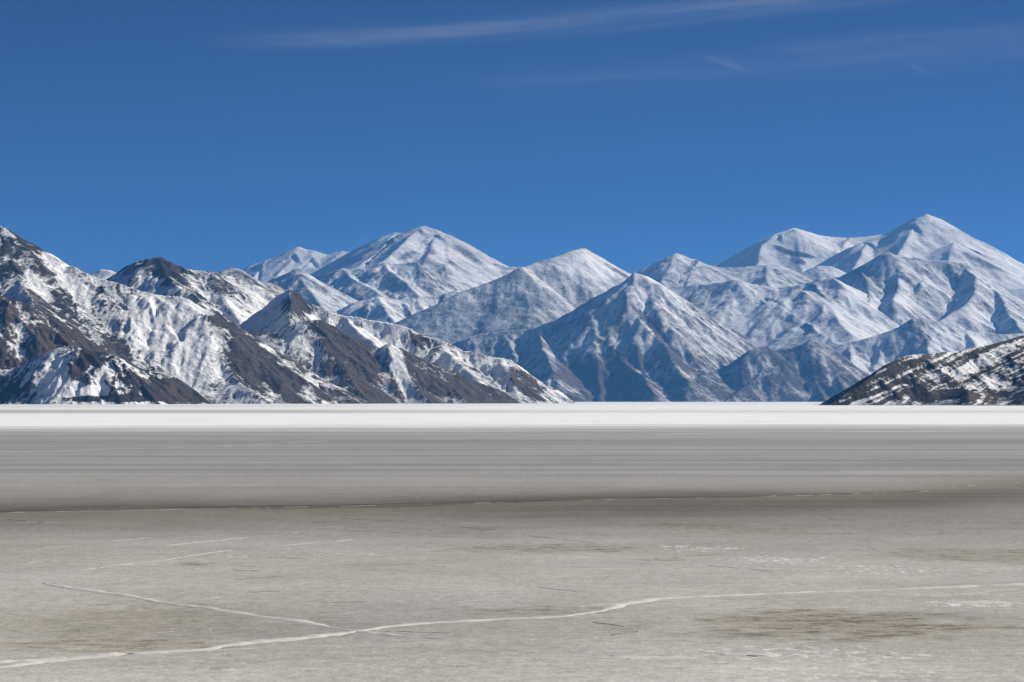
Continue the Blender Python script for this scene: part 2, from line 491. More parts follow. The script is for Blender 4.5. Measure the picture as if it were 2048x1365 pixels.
mountain("rocky_peak", "dark pointed rocky peak behind the snow bowl on the left",
         [crest((9500, 9700), (200, 590), (240, 565), (264, 546), (287, 528), (308, 515), (322, 514), (331, 525), (352, 534), (375, 539), (404, 542), (428, 545), (440, 546), (469, 555), (498, 565), (522, 574), (560, 600)),
          {"p": crest((9500, 9000), (318, 515), (330, 550), (360, 575), (390, 610)), "s": 0.66},
          crest((9580, 8950), (425, 546), (432, 580), (470, 620), (480, 660)),
          {"p": crest((9500, 9200), (300, 520), (290, 560), (280, 600)), "s": 0.6}],
         mat_left, 9500, slope=0.58, erode=1.0, rough=1.2, snow=0.55, s_elev=0.0, s_aspect=0.05, s_gully=0.3, s_steep=0.5, s_noise=0.2, s_streak=0.22, earth=0.3, seed=91, spacing=4.8, front=1100,
         blobs=[(318, 535, 45, 28, 30, -0.6, -0.2), (430, 570, 30, 20, 30, -0.25), (480, 620, 40, 40, 0, 0.3), (350, 560, 25, 25, 0, -0.2), (450, 595, 60, 25, 35, -0.15)])

# --- middle distance, left of the big dome
mountain("craggy_ridge", "small blue craggy ridge left of the twin snow peaks",
         [crest((12500, 12800), (400, 575), (440, 543), (457, 537), (475, 537), (492, 546), (510, 558), (524, 567), (535, 565), (546, 566), (580, 590))],
         mat_mid, 12600, slope=0.6, erode=1.0, rough=1.6, snow=0.50, s_elev=0.0, s_gully=0.3, earth=0.3, seed=101, spacing=6.5, front=900)
mountain("white_hill", "small far white summit over the left snow ridge",
         [crest((15000, 15000), (150, 575), (182, 549), (205, 538), (223, 542), (249, 556), (290, 580))],
         mat_far, 15000, slope=0.5, erode=0.6, rough=0.7, snow=0.85, s_elev=0.1, earth=0.5, seed=111, spacing=8, front=900)
mountain("dark_cone", "blue conical hill in front of the twin snow peaks",
         [crest((22300, 22100), (500, 600), (549, 564), (567, 552), (588, 540), (596, 537), (611, 545), (634, 564), (664, 587), (699, 608), (740, 640)),
          crest((22300, 21300), (596, 539), (610, 570), (640, 610)), crest((22200, 21300), (549, 565), (560, 600), (590, 640))],
         mat_mid, 22200, slope=0.6, erode=0.9, rough=0.8, snow=0.52, s_elev=-0.05, s_aspect=-0.1, s_gully=0.22, s_streak=0.18, earth=0.5, seed=121, spacing=9.5, front=1500)
mountain("striped_slope", "snow-striped rocky slope below the domed snow peak",
         [crest((23800, 23800), (600, 580), (631, 556), (658, 543), (681, 536), (702, 539), (725, 536), (746, 536), (766, 525), (781, 528), (804, 527), (834, 524), (870, 545), (900, 575)),
          crest((23800, 22600), (681, 537), (720, 565), (775, 600)), crest((23800, 22600), (766, 526), (800, 560), (850, 600))],
         mat_mid, 23500, slope=0.6, erode=1.1, rough=0.9, snow=0.56, s_elev=0.0, s_aspect=-0.05, s_gully=0.3, s_streak=0.35, earth=0.5, seed=131, spacing=10.5, front=1700)
mountain("serrated_ridge", "low serrated snow and rock ridge left of the blue dome",
         [crest((21300, 22000), (640, 650), (673, 622), (708, 605), (737, 599), (760, 593), (781, 597), (810, 600), (840, 596), (857, 593), (881, 591), (910, 581), (927, 580), (960, 575)),
          crest((21500, 20700), (760, 594), (775, 625), (800, 660)), crest((21700, 20900), (840, 597), (850, 630), (860, 660))],
         mat_mid, 21500, slope=0.62, erode=1.4, rough=1.3, snow=0.55, s_gully=0.35, s_aspect=-0.08, s_streak=0.3, earth=0.4, seed=141, spacing=9, front=1500)

# --- far snow peaks
mountain("twin_snow_peak", "far smooth twin snow peaks on the left skyline",
         [crest((28500, 28000), (430, 570), (491, 540), (517, 527), (546, 515), (576, 505), (596, 493), (605, 499), (620, 500), (631, 503), (646, 512), (664, 506), (681, 503), (716, 505), (740, 495)),
          crest((28400, 27000), (600, 497), (575, 530), (545, 565)), crest((28400, 27000), (634, 504), (615, 530), (570, 570)), crest((28300, 27000), (681, 504), (660, 535), (620, 570)),
          crest((28300, 27000), (530, 521), (515, 545), (490, 570))],
         mat_far, 28000, slope=0.55, erode=0.45, rough=0.35, warp=0.7, snow=0.82, s_elev=0.1, s_gully=0.15, s_streak=0.14, s_steep=0.3, earth=0.6, seed=151, spacing=14, front=1700, cell=420)
mountain("domed_snow_peak", "broad domed snow peak on the skyline left of centre",
         [crest((26800, 25500), (640, 560), (690, 525), (716, 506), (740, 492), (769, 476), (790, 465), (810, 467), (825, 460), (844, 451), (863, 458), (875, 464), (898, 479), (916, 493), (942, 514), (962, 530), (993, 534), (1043, 534), (1090, 540)),
          crest((26400, 24700), (790, 466), (760, 500), (720, 530)), crest((26300, 24000), (840, 454), (800, 490), (740, 545)), crest((26200, 24000), (872, 463), (862, 500), (840, 545)),
          crest((26000, 24000), (898, 480), (895, 520), (890, 560)), crest((25700, 24000), (962, 531), (945, 560), (930, 590))],
         mat_far, 26000, slope=0.56, erode=0.65, rough=0.5, warp=0.8, snow=0.72, s_elev=0.05, s_gully=0.22, s_streak=0.18, s_steep=0.4, earth=0.5, seed=161, spacing=13, front=2300, cell=400,
         blobs=[(860, 500, 20, 14, 40, -0.3), (815, 512, 20, 8, -30, -0.3), (930, 505, 40, 8, 38, -0.25, 0.3), (870, 545, 40, 25, 40, -0.15)])
mountain("blue_dome_mountain", "large smooth blue mountain with a rounded snow summit at centre",
         [crest((19900, 22300), (740, 672), (800, 640), (844, 622), (888, 602), (917, 585), (964, 569), (1005, 552), (1043, 535), (1055, 533), (1078, 524), (1111, 514), (1137, 503), (1155, 498), (1166, 496),
                (1178, 503), (1196, 517), (1219, 528), (1240, 540), (1256, 546), (1300, 575)),
          {"p": crest((21800, 19900), (1043, 536), (1012, 580), (968, 628), (935, 676)), "s": 0.58},
          {"p": crest((22200, 19900), (1137, 504), (1112, 560), (1082, 620), (1062, 660)), "s": 0.58},
          {"p": crest((21000, 19500), (917, 586), (880, 625), (845, 668), (830, 700)), "s": 0.58},
          {"p": crest((22100, 20600), (1225, 532), (1190, 590), (1150, 650)), "s": 0.58}],
         mat_mid, 21500, slope=0.62, erode=0.6, rough=0.6, warp=0.9, snow=0.47, s_elev=0.14, s_aspect=-0.12, s_gully=0.16, s_streak=0.10, s_steep=0.35, earth=0.5, seed=171, spacing=10.5, front=2000, cell=380,
         blobs=[(1175, 535, 60, 28, 10, 0.34), (1160, 580, 60, 40, 0, 0.10), (1230, 540, 40, 6, 30, -0.4)])
mountain("pyramid_mountain", "blue pyramid mountain with brown lower spurs rising from the far shore",
         [crest((18900, 19600), (880, 700), (932, 678), (964, 668), (1005, 662), (1049, 659), (1081, 651), (1122, 637), (1146, 625), (1166, 613), (1196, 596), (1231, 575), (1251, 558), (1269, 545), (1281, 547), (1292, 552),
                (1316, 569, 19600), (1329, 575, 19550), (1349, 593, 19500), (1370, 613, 19450), (1388, 627, 19400), (1411, 634, 19300), (1434, 651, 19250), (1458, 669, 19200), (1478, 687, 19150), (1499, 699, 19100), (1540, 740, 19000)),
          {"p": crest((19500, 17300), (1234, 578), (1263, 610), (1298, 646), (1327, 692), (1357, 736), (1380, 775)), "s": 0.66},
          {"p": crest((19300, 17150), (1155, 622), (1181, 651), (1210, 684), (1248, 725), (1281, 751), (1310, 785)), "s": 0.66},
          {"p": crest((18600, 17350), (1187, 660), (1190, 710), (1195, 760), (1200, 800)), "s": 0.62},
          {"p": crest((19000, 17400), (1005, 664), (1030, 710), (1060, 760), (1075, 800)), "s": 0.66},
          {"p": crest((19300, 17600), (1392, 632), (1399, 684), (1405, 728), (1420, 780)), "s": 0.66},
          {"p": crest((19550, 18450), (1275, 550), (1310, 610), (1345, 660)), "s": 0.66},
          {"p": crest((19000, 17600), (1081, 653), (1095, 700), (1110, 740)), "s": 0.66}],
         mat_mid, 19300, slope=0.66, valley=12.0, erode=1.5, rough=1.1, snow=0.50, s_elev=0.26, s_aspect=-0.04, s_gully=0.26, s_streak=0.24, s_steep=0.4, s_noise=0.14, earth=0.6, seed=181, spacing=9.5,
         blobs=[(1190, 755, 90, 50, 0, -0.4, 0.3), (1110, 740, 40, 40, 40, 0.1), (1300, 640, 60, 50, 30, 0.1), (1335, 690, 10, 70, -30, -0.45, 0.4), (1290, 640, 8, 45, -38, -0.4, 0.4), (1240, 715, 10, 60, -42, -0.45, 0.4), (1180, 760, 60, 36, 0, -0.2, 0.3)])
mountain("foot_hill", "blue triangular foothill on the far shore at centre right",
         [crest((17800, 18200), (1275, 806), (1317, 780), (1347, 763), (1376, 745), (1399, 737), (1420, 745), (1450, 770), (1480, 800)),
          crest((17950, 17500), (1399, 739), (1405, 765), (1410, 800))],
         mat_mid, 17900, slope=0.58, erode=0.7, rough=0.6, snow=0.22, s_elev=0.1, s_aspect=0.05, s_gully=0.2, s_streak=0.2, earth=0.6, seed=191, spacing=8.5, front=700)
mountain("violet_ridge", "dark violet-blue ridge with snow chutes on the far right shore",
         [crest((18100, 18700), (1400, 800), (1443, 752), (1464, 728), (1499, 700), (1531, 691), (1552, 701), (1581, 697), (1607, 687), (1622, 677), (1640, 681), (1657, 690), (1670, 708), (1681, 725), (1704, 757), (1730, 785), (1745, 805)),
          crest((18300, 17450), (1535, 693), (1535, 748), (1493, 772), (1450, 803)), crest((18500, 17450), (1607, 689), (1620, 735), (1640, 780), (1650, 803)),
          crest((18600, 17700), (1650, 688), (1662, 735), (1690, 785))],
         mat_mid, 18300, slope=0.72, valley=14.0, erode=0.95, rough=0.9, snow=0.30, s_elev=0.12, s_aspect=0.06, s_gully=0.28, s_streak=0.24, earth=0.65, seed=201, spacing=9,
         blobs=[(1520, 730, 30, 16, -30, 0.2), (1655, 750, 10, 40, -10, 0.3), (1600, 750, 60, 40, 20, -0.15, 0.2)])
mountain("spur_mountain", "snowy spurred mountain above the dark right-hand hill",
         [crest((19800, 20500), (1600, 735), (1640, 708), (1676, 691), (1714, 681), (1755, 671), (1799, 652), (1823, 638), (1843, 634), (1872, 643), (1916, 657), (1960, 666), (2004, 669), (2048, 666), (2120, 660), (2250, 650)),
          crest((20200, 19000), (1831, 637), (1852, 678), (1861, 707), (1870, 750)), crest((20100, 18800), (1755, 672), (1760, 710), (1740, 760), (1735, 790)), crest((20000, 18900), (1700, 684), (1705, 720), (1710, 760)),
          crest((20300, 19200), (1930, 660), (1950, 690), (1960, 720))],
         mat_mid, 20000, slope=0.66, valley=14.0, erode=1.0, rough=0.8, snow=0.62, s_elev=0.0, s_aspect=-0.05, s_gully=0.26, s_streak=0.24, earth=0.45, seed=211, spacing=10, front=1800,
         blobs=[(1930, 690, 60, 25, 0, 0.2), (1840, 670, 14, 30, -15, -0.25)])
mountain("bright_snow_slope", "bright sunlit snow slope with rock streaks, right of the pyramid mountain",
         [crest((22500, 22000), (1280, 600), (1332, 573), (1355, 572), (1382, 571), (1423, 568), (1449, 564), (1470, 559), (1484, 561), (1499, 567), (1552, 575), (1587, 572), (1610, 566), (1640, 561), (1669, 557), (1720, 580)),
          {"p": crest((22400, 20200), (1484, 562), (1552, 619), (1610, 654), (1669, 692)), "s": 0.42},
          {"p": crest((22100, 20400), (1610, 567), (1660, 620), (1700, 665)), "s": 0.42}],
         mat_mid, 21800, slope=0.52, erode=0.7, rough=0.7, snow=0.84, s_elev=-0.08, s_aspect=-0.2, s_gully=0.22, s_streak=0.26, s_steep=0.4, earth=0.45, seed=221, spacing=10.5, front=1200,
         blobs=[(1590, 650, 50, 8, 38, -0.2), (1440, 670, 50, 30, 40, 0.35), (1400, 590, 60, 25, 10, -0.12)])
mountain("massif", "broad snow and rock massif with shaded hollows on the right",
         [crest((22800, 23300), (1560, 590), (1600, 569), (1626, 561), (1673, 555), (1697, 543), (1726, 528), (1755, 511), (1776, 503), (1784, 508), (1802, 514), (1828, 515), (1858, 520), (1887, 521), (1919, 526), (1931, 528),
                (1960, 552), (1990, 572), (2007, 580), (2031, 599), (2048, 613), (2120, 660)),
          {"p": crest((23200, 21200), (1925, 527), (1946, 552), (1943, 584), (1930, 615), (1870, 650)), "s": 0.66},
          crest((22900, 21300), (1714, 537), (1735, 561), (1738, 596), (1730, 630)),
          crest((23100, 21000), (1955, 548), (1990, 584), (2019, 625), (2045, 668)),
          crest((23300, 21600), (1800, 515), (1800, 560), (1790, 600)),
          crest((23300, 21800), (1858, 521), (1845, 560), (1815, 610))],
         mat_mid, 22800, slope=0.68, valley=14.0, erode=1.0, rough=0.8, snow=0.58, s_elev=-0.04, s_aspect=-0.02, s_gully=0.28, s_streak=0.2, s_steep=0.45, earth=0.35, seed=231, spacing=11, front=1400,
         blobs=[(1735, 560, 30, 35, 0, -0.15, -0.2), (1790, 620, 60, 25, -30, 0.25), (1960, 640, 60, 20, 20, 0.2)])
mountain("pointed_snow_peak", "small pointed snow peak between the two skyline gaps right of centre",
         [crest((24500, 24800), (1240, 580), (1291, 549), (1317, 530), (1341, 512), (1354, 506), (1370, 511), (1393, 523), (1411, 528), (1434, 533), (1464, 536), (1493, 533), (1522, 530), (1543, 529), (1566, 534), (1590, 543), (1601, 552), (1640, 575)),
          crest((24500, 23400), (1395, 524), (1388, 550), (1370, 585)), crest((24700, 23500), (1530, 530), (1540, 560), (1550, 590)), crest((24500, 23500), (1350, 508), (1340, 540), (1320, 570))],
         mat_mid, 24500, slope=0.56, erode=0.8, rough=0.9, snow=0.60, s_elev=0.05, s_gully=0.22, s_streak=0.15, earth=0.3, seed=241, spacing=11.5, front=1400)
mountain("saddle_hill", "small shaded knob in the saddle below the far snow peaks",
         [crest((25200, 25200), (1580, 565), (1601, 549), (1619, 537), (1634, 532), (1657, 531), (1681, 541), (1720, 570))],
         mat_mid, 25200, slope=0.55, erode=0.6, rough=0.6, snow=0.6, earth=0.3, seed=251, spacing=12, front=1200)
mountain("rounded_snow_peak", "far rounded snow peak with a dark rock scar on its face",
         [crest((27500, 28500), (1380, 555), (1434, 528), (1464, 517), (1493, 502), (1522, 486), (1552, 468), (1575, 461), (1590, 456), (1610, 461), (1640, 470), (1669, 474), (1698, 476), (1727, 474), (1757, 470), (1800, 470)),
          {"p": crest((27600, 26400), (1552, 470), (1528, 490), (1519, 511), (1510, 540)), "s": 0.62},
          crest((27700, 26200), (1592, 458), (1600, 510), (1605, 550)), crest((28000, 26600), (1700, 476), (1680, 505), (1640, 540))],
         mat_far, 27500, slope=0.54, erode=0.42, rough=0.4, warp=0.7, snow=0.84, s_elev=0.04, s_gully=0.16, s_streak=0.14, s_steep=0.3, earth=0.3, seed=261, spacing=13.5, front=2000, cell=420,
         blobs=[(1570, 502, 22, 7, 30, -0.75, -0.3), (1600, 508, 28, 7, 15, -0.75, -0.3), (1598, 522, 14, 10, 30, -0.5, -0.3), (1675, 500, 30, 10, -30, 0.15)])
mountain("sharp_snow_peak", "highest pointed snow peak on the right skyline",
         [crest((26600, 27600), (1600, 570), (1664, 531), (1697, 505), (1726, 484), (1749, 476), (1779, 470), (1799, 458), (1828, 442), (1852, 428), (1867, 438), (1887, 449), (1916, 467), (1946, 482), (1975, 496), (2004, 511), (2034, 524), (2048, 530), (2150, 575), (2280, 620)),
          {"p": crest((27100, 25500), (1853, 430), (1869, 461), (1890, 474), (1925, 496), (1960, 517), (2007, 543), (2060, 570)), "s": 0.6},
          crest((26900, 25300), (1735, 482), (1725, 505), (1705, 540)), crest((27000, 25400), (1830, 443), (1815, 480), (1790, 520)),
          crest((26000, 24900), (1905, 485), (1900, 520), (1880, 550))],
         mat_far, 26800, slope=0.56, erode=0.5, rough=0.4, warp=0.7, snow=0.80, s_elev=0.08, s_gully=0.18, s_streak=0.16, s_steep=0.3, earth=0.4, seed=271, spacing=13, front=2300, cell=400,
         blobs=[(1900, 500, 50, 20, 30, -0.12), (1965, 525, 50, 6, 30, -0.3)])
mountain("white_slope", "white snowfield behind the massif at the right edge",
         [crest((24500, 24500), (1960, 590), (2010, 578), (2060, 576), (2150, 575), (2280, 590))],
         mat_far, 24500, slope=0.45, erode=0.3, rough=0.3, snow=1.0, s_elev=0.0, earth=0.5, seed=281, spacing=14, front=900)

# ------------------------------------------------------------------ frozen lake
rows = 1.0 / np.linspace(1.0 / 60.0, 1.0 / 9500.0, 560)
rows = np.concatenate([[15.0, 25.0, 36.0, 48.0], rows, np.geomspace(9700, 34000, 24)])
u_ = np.linspace(-1, 1, 301)
cols = u_ * (0.40 + 0.60 * u_ * u_)
RY, CX = np.meshgrid(rows, cols, indexing='ij')
LX = CX * (260 + 0.40 * RY)
LY = RY.copy()
R = ice_row(LY)
PXl = 1024 + F_PX * LX / LY
# brightness profile across the lake: distance (as row) -> share of snow cover / bare ice tone
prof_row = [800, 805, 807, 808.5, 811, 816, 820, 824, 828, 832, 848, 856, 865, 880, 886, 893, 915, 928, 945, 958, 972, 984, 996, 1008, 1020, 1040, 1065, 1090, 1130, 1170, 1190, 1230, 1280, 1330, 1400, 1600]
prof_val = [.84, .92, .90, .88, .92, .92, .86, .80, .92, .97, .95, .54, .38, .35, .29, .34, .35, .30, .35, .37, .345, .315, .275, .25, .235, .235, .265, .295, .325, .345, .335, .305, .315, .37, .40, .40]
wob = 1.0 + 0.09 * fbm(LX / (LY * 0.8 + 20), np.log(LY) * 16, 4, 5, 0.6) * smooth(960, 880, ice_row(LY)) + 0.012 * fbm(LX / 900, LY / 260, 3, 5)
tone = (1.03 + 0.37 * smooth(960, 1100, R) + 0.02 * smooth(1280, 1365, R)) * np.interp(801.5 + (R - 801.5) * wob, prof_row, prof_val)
lx = np.log(LY)
bands = fbm(LX / (LY * 1.6 + 30), lx * 26, 4, 9, 0.6)
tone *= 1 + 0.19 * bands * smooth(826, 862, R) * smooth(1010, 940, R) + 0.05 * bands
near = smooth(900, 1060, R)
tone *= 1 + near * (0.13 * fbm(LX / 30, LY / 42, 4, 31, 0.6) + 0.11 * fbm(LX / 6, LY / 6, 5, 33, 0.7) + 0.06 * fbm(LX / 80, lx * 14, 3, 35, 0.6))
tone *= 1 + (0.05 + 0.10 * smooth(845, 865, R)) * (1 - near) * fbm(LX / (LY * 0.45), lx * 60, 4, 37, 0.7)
gl = smooth(1300, 300, PXl)
tone *= 1 - 0.42 * gl * np.exp(-((R - 823.5) / 3.6) ** 2) - 0.14 * (1 - gl) * np.exp(-((R - 823.5 + 0.5 * bands) / 1.6) ** 2) - 0.20 * gl * np.exp(-((R - 813) / 2.5) ** 2)
# the dark clear-ice belt follows the long crack
crk_px = [-300, 0, 350, 700, 1024, 1450, 1800, 1940, 2048, 2400]
crk_py = [1030, 1022, 1016, 1010, 1003, 995, 985, 972, 965, 958]
dline = np.interp(PXl, crk_px, crk_py) - R + 5.0 * fbm(LX / (LY * 0.12), lx * 9, 4, 61, 0.6)   # + above (farther), in photograph rows at the crack
left = smooth(1400, 500, PXl)
tone *= 1 - np.clip(0.46 + 0.12 * bands, 0.15, 0.8) * smooth(1750, 1300, PXl) * np.where(dline > 0, np.exp(-(np.maximum(dline, 0) / 17.0) ** 1.3), np.exp(np.minimum(dline, 0) / 2.5))
rgt = 1 - left
tone *= 1 - np.clip(0.44 + 0.25 * bands, 0.1, 0.8) * (0.35 + 0.65 * rgt) * np.exp(-((dline + 16) / 26.0) ** 2)
# old bare-ice patches
patch = np.zeros_like(tone)
for (bx, by, rx, ry, a) in [(1680, 1250, 340, 32, .72), (1080, 1098, 200, 10, .55), (385, 1129, 32, 4, .9), (1390, 1052, 120, 6, .5), (1235, 1258, 60, 10, .35), (240, 1290, 260, 16, .5), (2000, 1112, 260, 16, .45),
                            (1480, 1060, 180, 10, .3), (300, 1240, 300, 40, .25), (1100, 1222, 160, 10, .5), (750, 1130, 90, 3, .4), (1330, 1120, 60, 3, .7), (1000, 1000, 300, 6, .2)]:
    c0 = on_ice(bx, by)
    mx = c0[1] / F_PX
    my = c0[1] ** 2 / (CAM_H * F_PX)
    rr = np.hypot((LX - c0[0]) / (rx * mx), (LY - c0[1]) / (ry * my)) + 0.55 * fbm(LX / (rx * mx * .3), LY / (ry * my * .4), 5, 77, 0.65)
    patch = np.maximum(patch, a * (1 - smooth(0.6, 1.1, rr)))
warm = np.clip(0.28 - 0.22 * smooth(862, 848, R) + 0.16 * bands * smooth(1000, 900, R) + 0.36 * smooth(930, 1000, R) + 0.15 * near * fbm(LX / 20, LY / 26, 3, 39) + 0.12 * bands, 0, 1)
olive = 0.85 * np.exp(-((dline + 5) / 20.0) ** 2) + 0.9 * patch + 0.22 * smooth(700, 200, PXl) * np.exp(-((R - 1255) / 50.0) ** 2) + 0.22 * near * (0.6 + fbm(LX / 24, LY / 30, 4, 43))
olive = np.clip(olive, 0, 1)
speck = np.zeros_like(tone)
for (bx, by, rx, ry, a) in [(1400, 1097, 130, 12, .62), (470, 1113, 60, 5, .6), (1560, 1120, 160, 14, .6), (1760, 1140, 260, 16, .5), (1960, 1208, 150, 10, .8), (1850, 1190, 120, 6, .5), (1600, 1310, 420, 24, .55), (700, 1110, 160, 4, .5),
                            (1300, 960, 700, 8, .28), (1800, 942, 300, 6, .3), (1000, 1300, 900, 60, .25), (1700, 1350, 400, 30, .5)]:
    c0 = on_ice(bx, by)
    mx = c0[1] / F_PX
    my = c0[1] ** 2 / (CAM_H * F_PX)
    rr = np.hypot((LX - c0[0]) / (rx * mx), (LY - c0[1]) / (ry * my)) + 0.3 * fbm(LX / (rx * mx * .4), LY / (ry * my * .4), 3, 78)
    speck = np.maximum(speck, a * (1 - smooth(0.4, 1.1, rr)))

m, nd, ln = node_mat("lake_ice")
geo = N(nd, "ShaderNodeNewGeometry")
sep = N(nd, "ShaderNodeSeparateXYZ")
ln.new(geo.outputs["Position"], sep.inputs[0])
ta = N(nd, "ShaderNodeAttribute", attribute_name="tone").outputs["Fac"]
wa = N(nd, "ShaderNodeAttribute", attribute_name="warm").outputs["Fac"]
pa = N(nd, "ShaderNodeAttribute", attribute_name="patch").outputs["Fac"]
ka = N(nd, "ShaderNodeAttribute", attribute_name="speck").outputs["Fac"]


def stretched(sx, sy, detail, rough, w=0.0):
    mp = N(nd, "ShaderNodeMapping")
    mp.inputs["Scale"].default_value = (sx, sy, 1)
    mp.inputs["Location"].default_value = (w, w * 1.7, w)
    ln.new(geo.outputs["Position"], mp.inputs[0])
    n = N(nd, "ShaderNodeTexNoise", in_Scale=1.0, in_Detail=detail, in_Roughness=rough)
    ln.new(mp.outputs[0], n.inputs["Vector"])
    return n.outputs[0]


wind = stretched(1.5, 1.1, 8.0, 0.78)              # wind-packed snow film
ripple = stretched(0.55, 0.95, 4.0, 0.7, 3.0)        # ripples in the clear patches
mottle = stretched(0.02, 0.03, 6.0, 0.62, 9.0)
grain = stretched(5.5, 2.6, 4.0, 0.8, 5.0)
v1 = math_node(nd, ln, 'MULTIPLY', math_node(nd, ln, 'SUBTRACT', wind, 0.5), 1.35)
v2 = math_node(nd, ln, 'MULTIPLY', math_node(nd, ln, 'SUBTRACT', mottle, 0.5), 0.45)
v3 = math_node(nd, ln, 'MULTIPLY', math_node(nd, ln, 'SUBTRACT', grain, 0.5), 0.9)
dark = N(nd, "ShaderNodeMapRange", interpolation_type='SMOOTHSTEP')
dark.inputs["From Min"].default_value = 0.46
dark.inputs["From Max"].default_value = 0.62
ln.new(ripple, dark.inputs["Value"])
pd = math_node(nd, ln, 'MULTIPLY', math_node(nd, ln, 'ADD', math_node(nd, ln, 'MULTIPLY', dark.outputs[0], 0.58), 0.16), pa)
k = math_node(nd, ln, 'ADD', 1.0, math_node(nd, ln, 'ADD', v1, math_node(nd, ln, 'ADD', v2, v3)))
k = math_node(nd, ln, 'SUBTRACT', k, pd)
dash = N(nd, "ShaderNodeMapRange", interpolation_type='SMOOTHSTEP')
dash.inputs["From Min"].default_value = 0.60
dash.inputs["From Max"].default_value = 0.70
ln.new(math_node(nd, ln, 'ADD', math_node(nd, ln, 'MULTIPLY', stretched(0.30, 0.9, 6.0, 0.7, 41.0), 0.72), math_node(nd, ln, 'MULTIPLY', stretched(0.025, 0.02, 4.0, 0.6, 47.0), 0.32)), dash.inputs["Value"])
k = math_node(nd, ln, 'SUBTRACT', k, math_node(nd, ln, 'MULTIPLY', dash.outputs[0], 0.5))
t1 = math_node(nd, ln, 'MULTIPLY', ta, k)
sp_ = N(nd, "ShaderNodeMapRange", interpolation_type='SMOOTHSTEP')
sp_.inputs["From Min"].default_value = 0.60
sp_.inputs["From Max"].default_value = 0.72
spn = math_node(nd, ln, 'ADD', math_node(nd, ln, 'MULTIPLY', ka, 0.16), stretched(1.6, 0.9, 4.0, 0.75, 21.0))
ln.new(spn, sp_.inputs["Value"])
sfac = math_node(nd, ln, 'MULTIPLY', sp_.outputs[0], math_node(nd, ln, 'MINIMUM', math_node(nd, ln, 'MULTIPLY', ka, 1.6), 1.0))
colr = mix_col(nd, ln, wa, (0.965, 0.978, 1.0), (0.985, 0.965, 0.885))
oa = N(nd, "ShaderNodeAttribute", attribute_name="olive").outputs["Fac"]
of = math_node(nd, ln, 'MULTIPLY', math_node(nd, ln, 'ADD', oa, math_node(nd, ln, 'MULTIPLY', math_node(nd, ln, 'SUBTRACT', 1.0, k), 0.9)), 0.72, clamp=True)
colr = mix_col(nd, ln, of, colr, (0.96, 0.895, 0.70))
sm = N(nd, "ShaderNodeVectorMath", operation='SCALE')
ln.new(colr, sm.inputs[0])
ln.new(t1, sm.inputs["Scale"])
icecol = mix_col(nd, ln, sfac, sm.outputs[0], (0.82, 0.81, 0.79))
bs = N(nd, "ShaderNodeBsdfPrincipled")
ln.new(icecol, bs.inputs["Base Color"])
bs.inputs["Roughness"].default_value = 0.72
bs.inputs["Specular IOR Level"].default_value = 0.12
bp = N(nd, "ShaderNodeBump")
bp.inputs["Strength"].default_value = 0.5
bp.inputs["Distance"].default_value = 0.06
ln.new(math_node(nd, ln, 'ADD', wind, math_node(nd, ln, 'MULTIPLY', grain, 0.4)), bp.inputs["Height"])
ln.new(bp.outputs[0], bs.inputs["Normal"])
ln.new(bs.outputs[0], N(nd, "ShaderNodeOutputMaterial").inputs[0])
mat_ice = m

nr_, nc_ = RY.shape
idx = np.arange(nr_ * nc_).reshape(nr_, nc_)
fq = np.stack([idx[:-1, :-1], idx[:-1, 1:], idx[1:, 1:], idx[1:, :-1]], -1).reshape(-1, 4)
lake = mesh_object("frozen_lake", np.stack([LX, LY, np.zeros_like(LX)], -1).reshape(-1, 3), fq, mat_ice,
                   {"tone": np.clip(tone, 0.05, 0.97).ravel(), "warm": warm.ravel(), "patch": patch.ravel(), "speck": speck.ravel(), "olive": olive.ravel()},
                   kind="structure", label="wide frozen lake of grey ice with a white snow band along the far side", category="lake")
# the near shore and land round about, out of frame
m, nd, ln = node_mat("shore_ground")
geo = N(nd, "ShaderNodeNewGeometry")
nz_ = N(nd, "ShaderNodeTexNoise", in_Scale=0.02, in_Detail=8.0, in_Roughness=0.65)
ln.new(geo.outputs["Position"], nz_.inputs["Vector"])
cc = mix_col(nd, ln, nz_.outputs[0], (0.20, 0.17, 0.14), (0.62, 0.62, 0.62))
bs = N(nd, "ShaderNodeBsdfPrincipled")
bs.inputs["Roughness"].default_value = 0.9
ln.new(cc, bs.inputs["Base Color"])
ln.new(bs.outputs[0], N(nd, "ShaderNodeOutputMaterial").inputs[0])
mat_shore = m
g = np.linspace(-38000, 38000, 60)
GX, GY = np.meshgrid(g, np.linspace(-3000, 36000, 60))
idx = np.arange(3600).reshape(60, 60)
gq = np.stack([idx[:-1, :-1], idx[:-1, 1:], idx[1:, 1:], idx[1:, :-1]], -1).reshape(-1, 4)
mesh_object("terrain", np.stack([GX, GY, np.full_like(GX, -0.6)], -1).reshape(-1, 3), gq, mat_shore, kind="structure",
            label="flat snow-dusted ground under and around the lake", category="ground")

# ------------------------------------------------------------------ cracks and drifts on the ice
m, nd, ln = node_mat("packed_snow")
geo = N(nd, "ShaderNodeNewGeometry")
n1 = N(nd, "ShaderNodeTexNoise", in_Scale=0.9, in_Detail=6.0, in_Roughness=0.7)
ln.new(geo.outputs["Position"], n1.inputs["Vector"])
cc = mix_col(nd, ln, n1.outputs[0], (0.36, 0.345, 0.32), (0.80, 0.79, 0.77))
bs = N(nd, "ShaderNodeBsdfPrincipled")
bs.inputs["Roughness"].default_value = 0.85
ln.new(cc, bs.inputs["Base Color"])
ln.new(bs.outputs[0], N(nd, "ShaderNodeOutputMaterial").inputs[0])
mat_packed = m
m, nd, ln = node_mat("thin_snow")
geo = N(nd, "ShaderNodeNewGeometry")
n1 = N(nd, "ShaderNodeTexNoise", in_Scale=0.35, in_Detail=8.0, in_Roughness=0.75)
ln.new(geo.outputs["Position"], n1.inputs["Vector"])
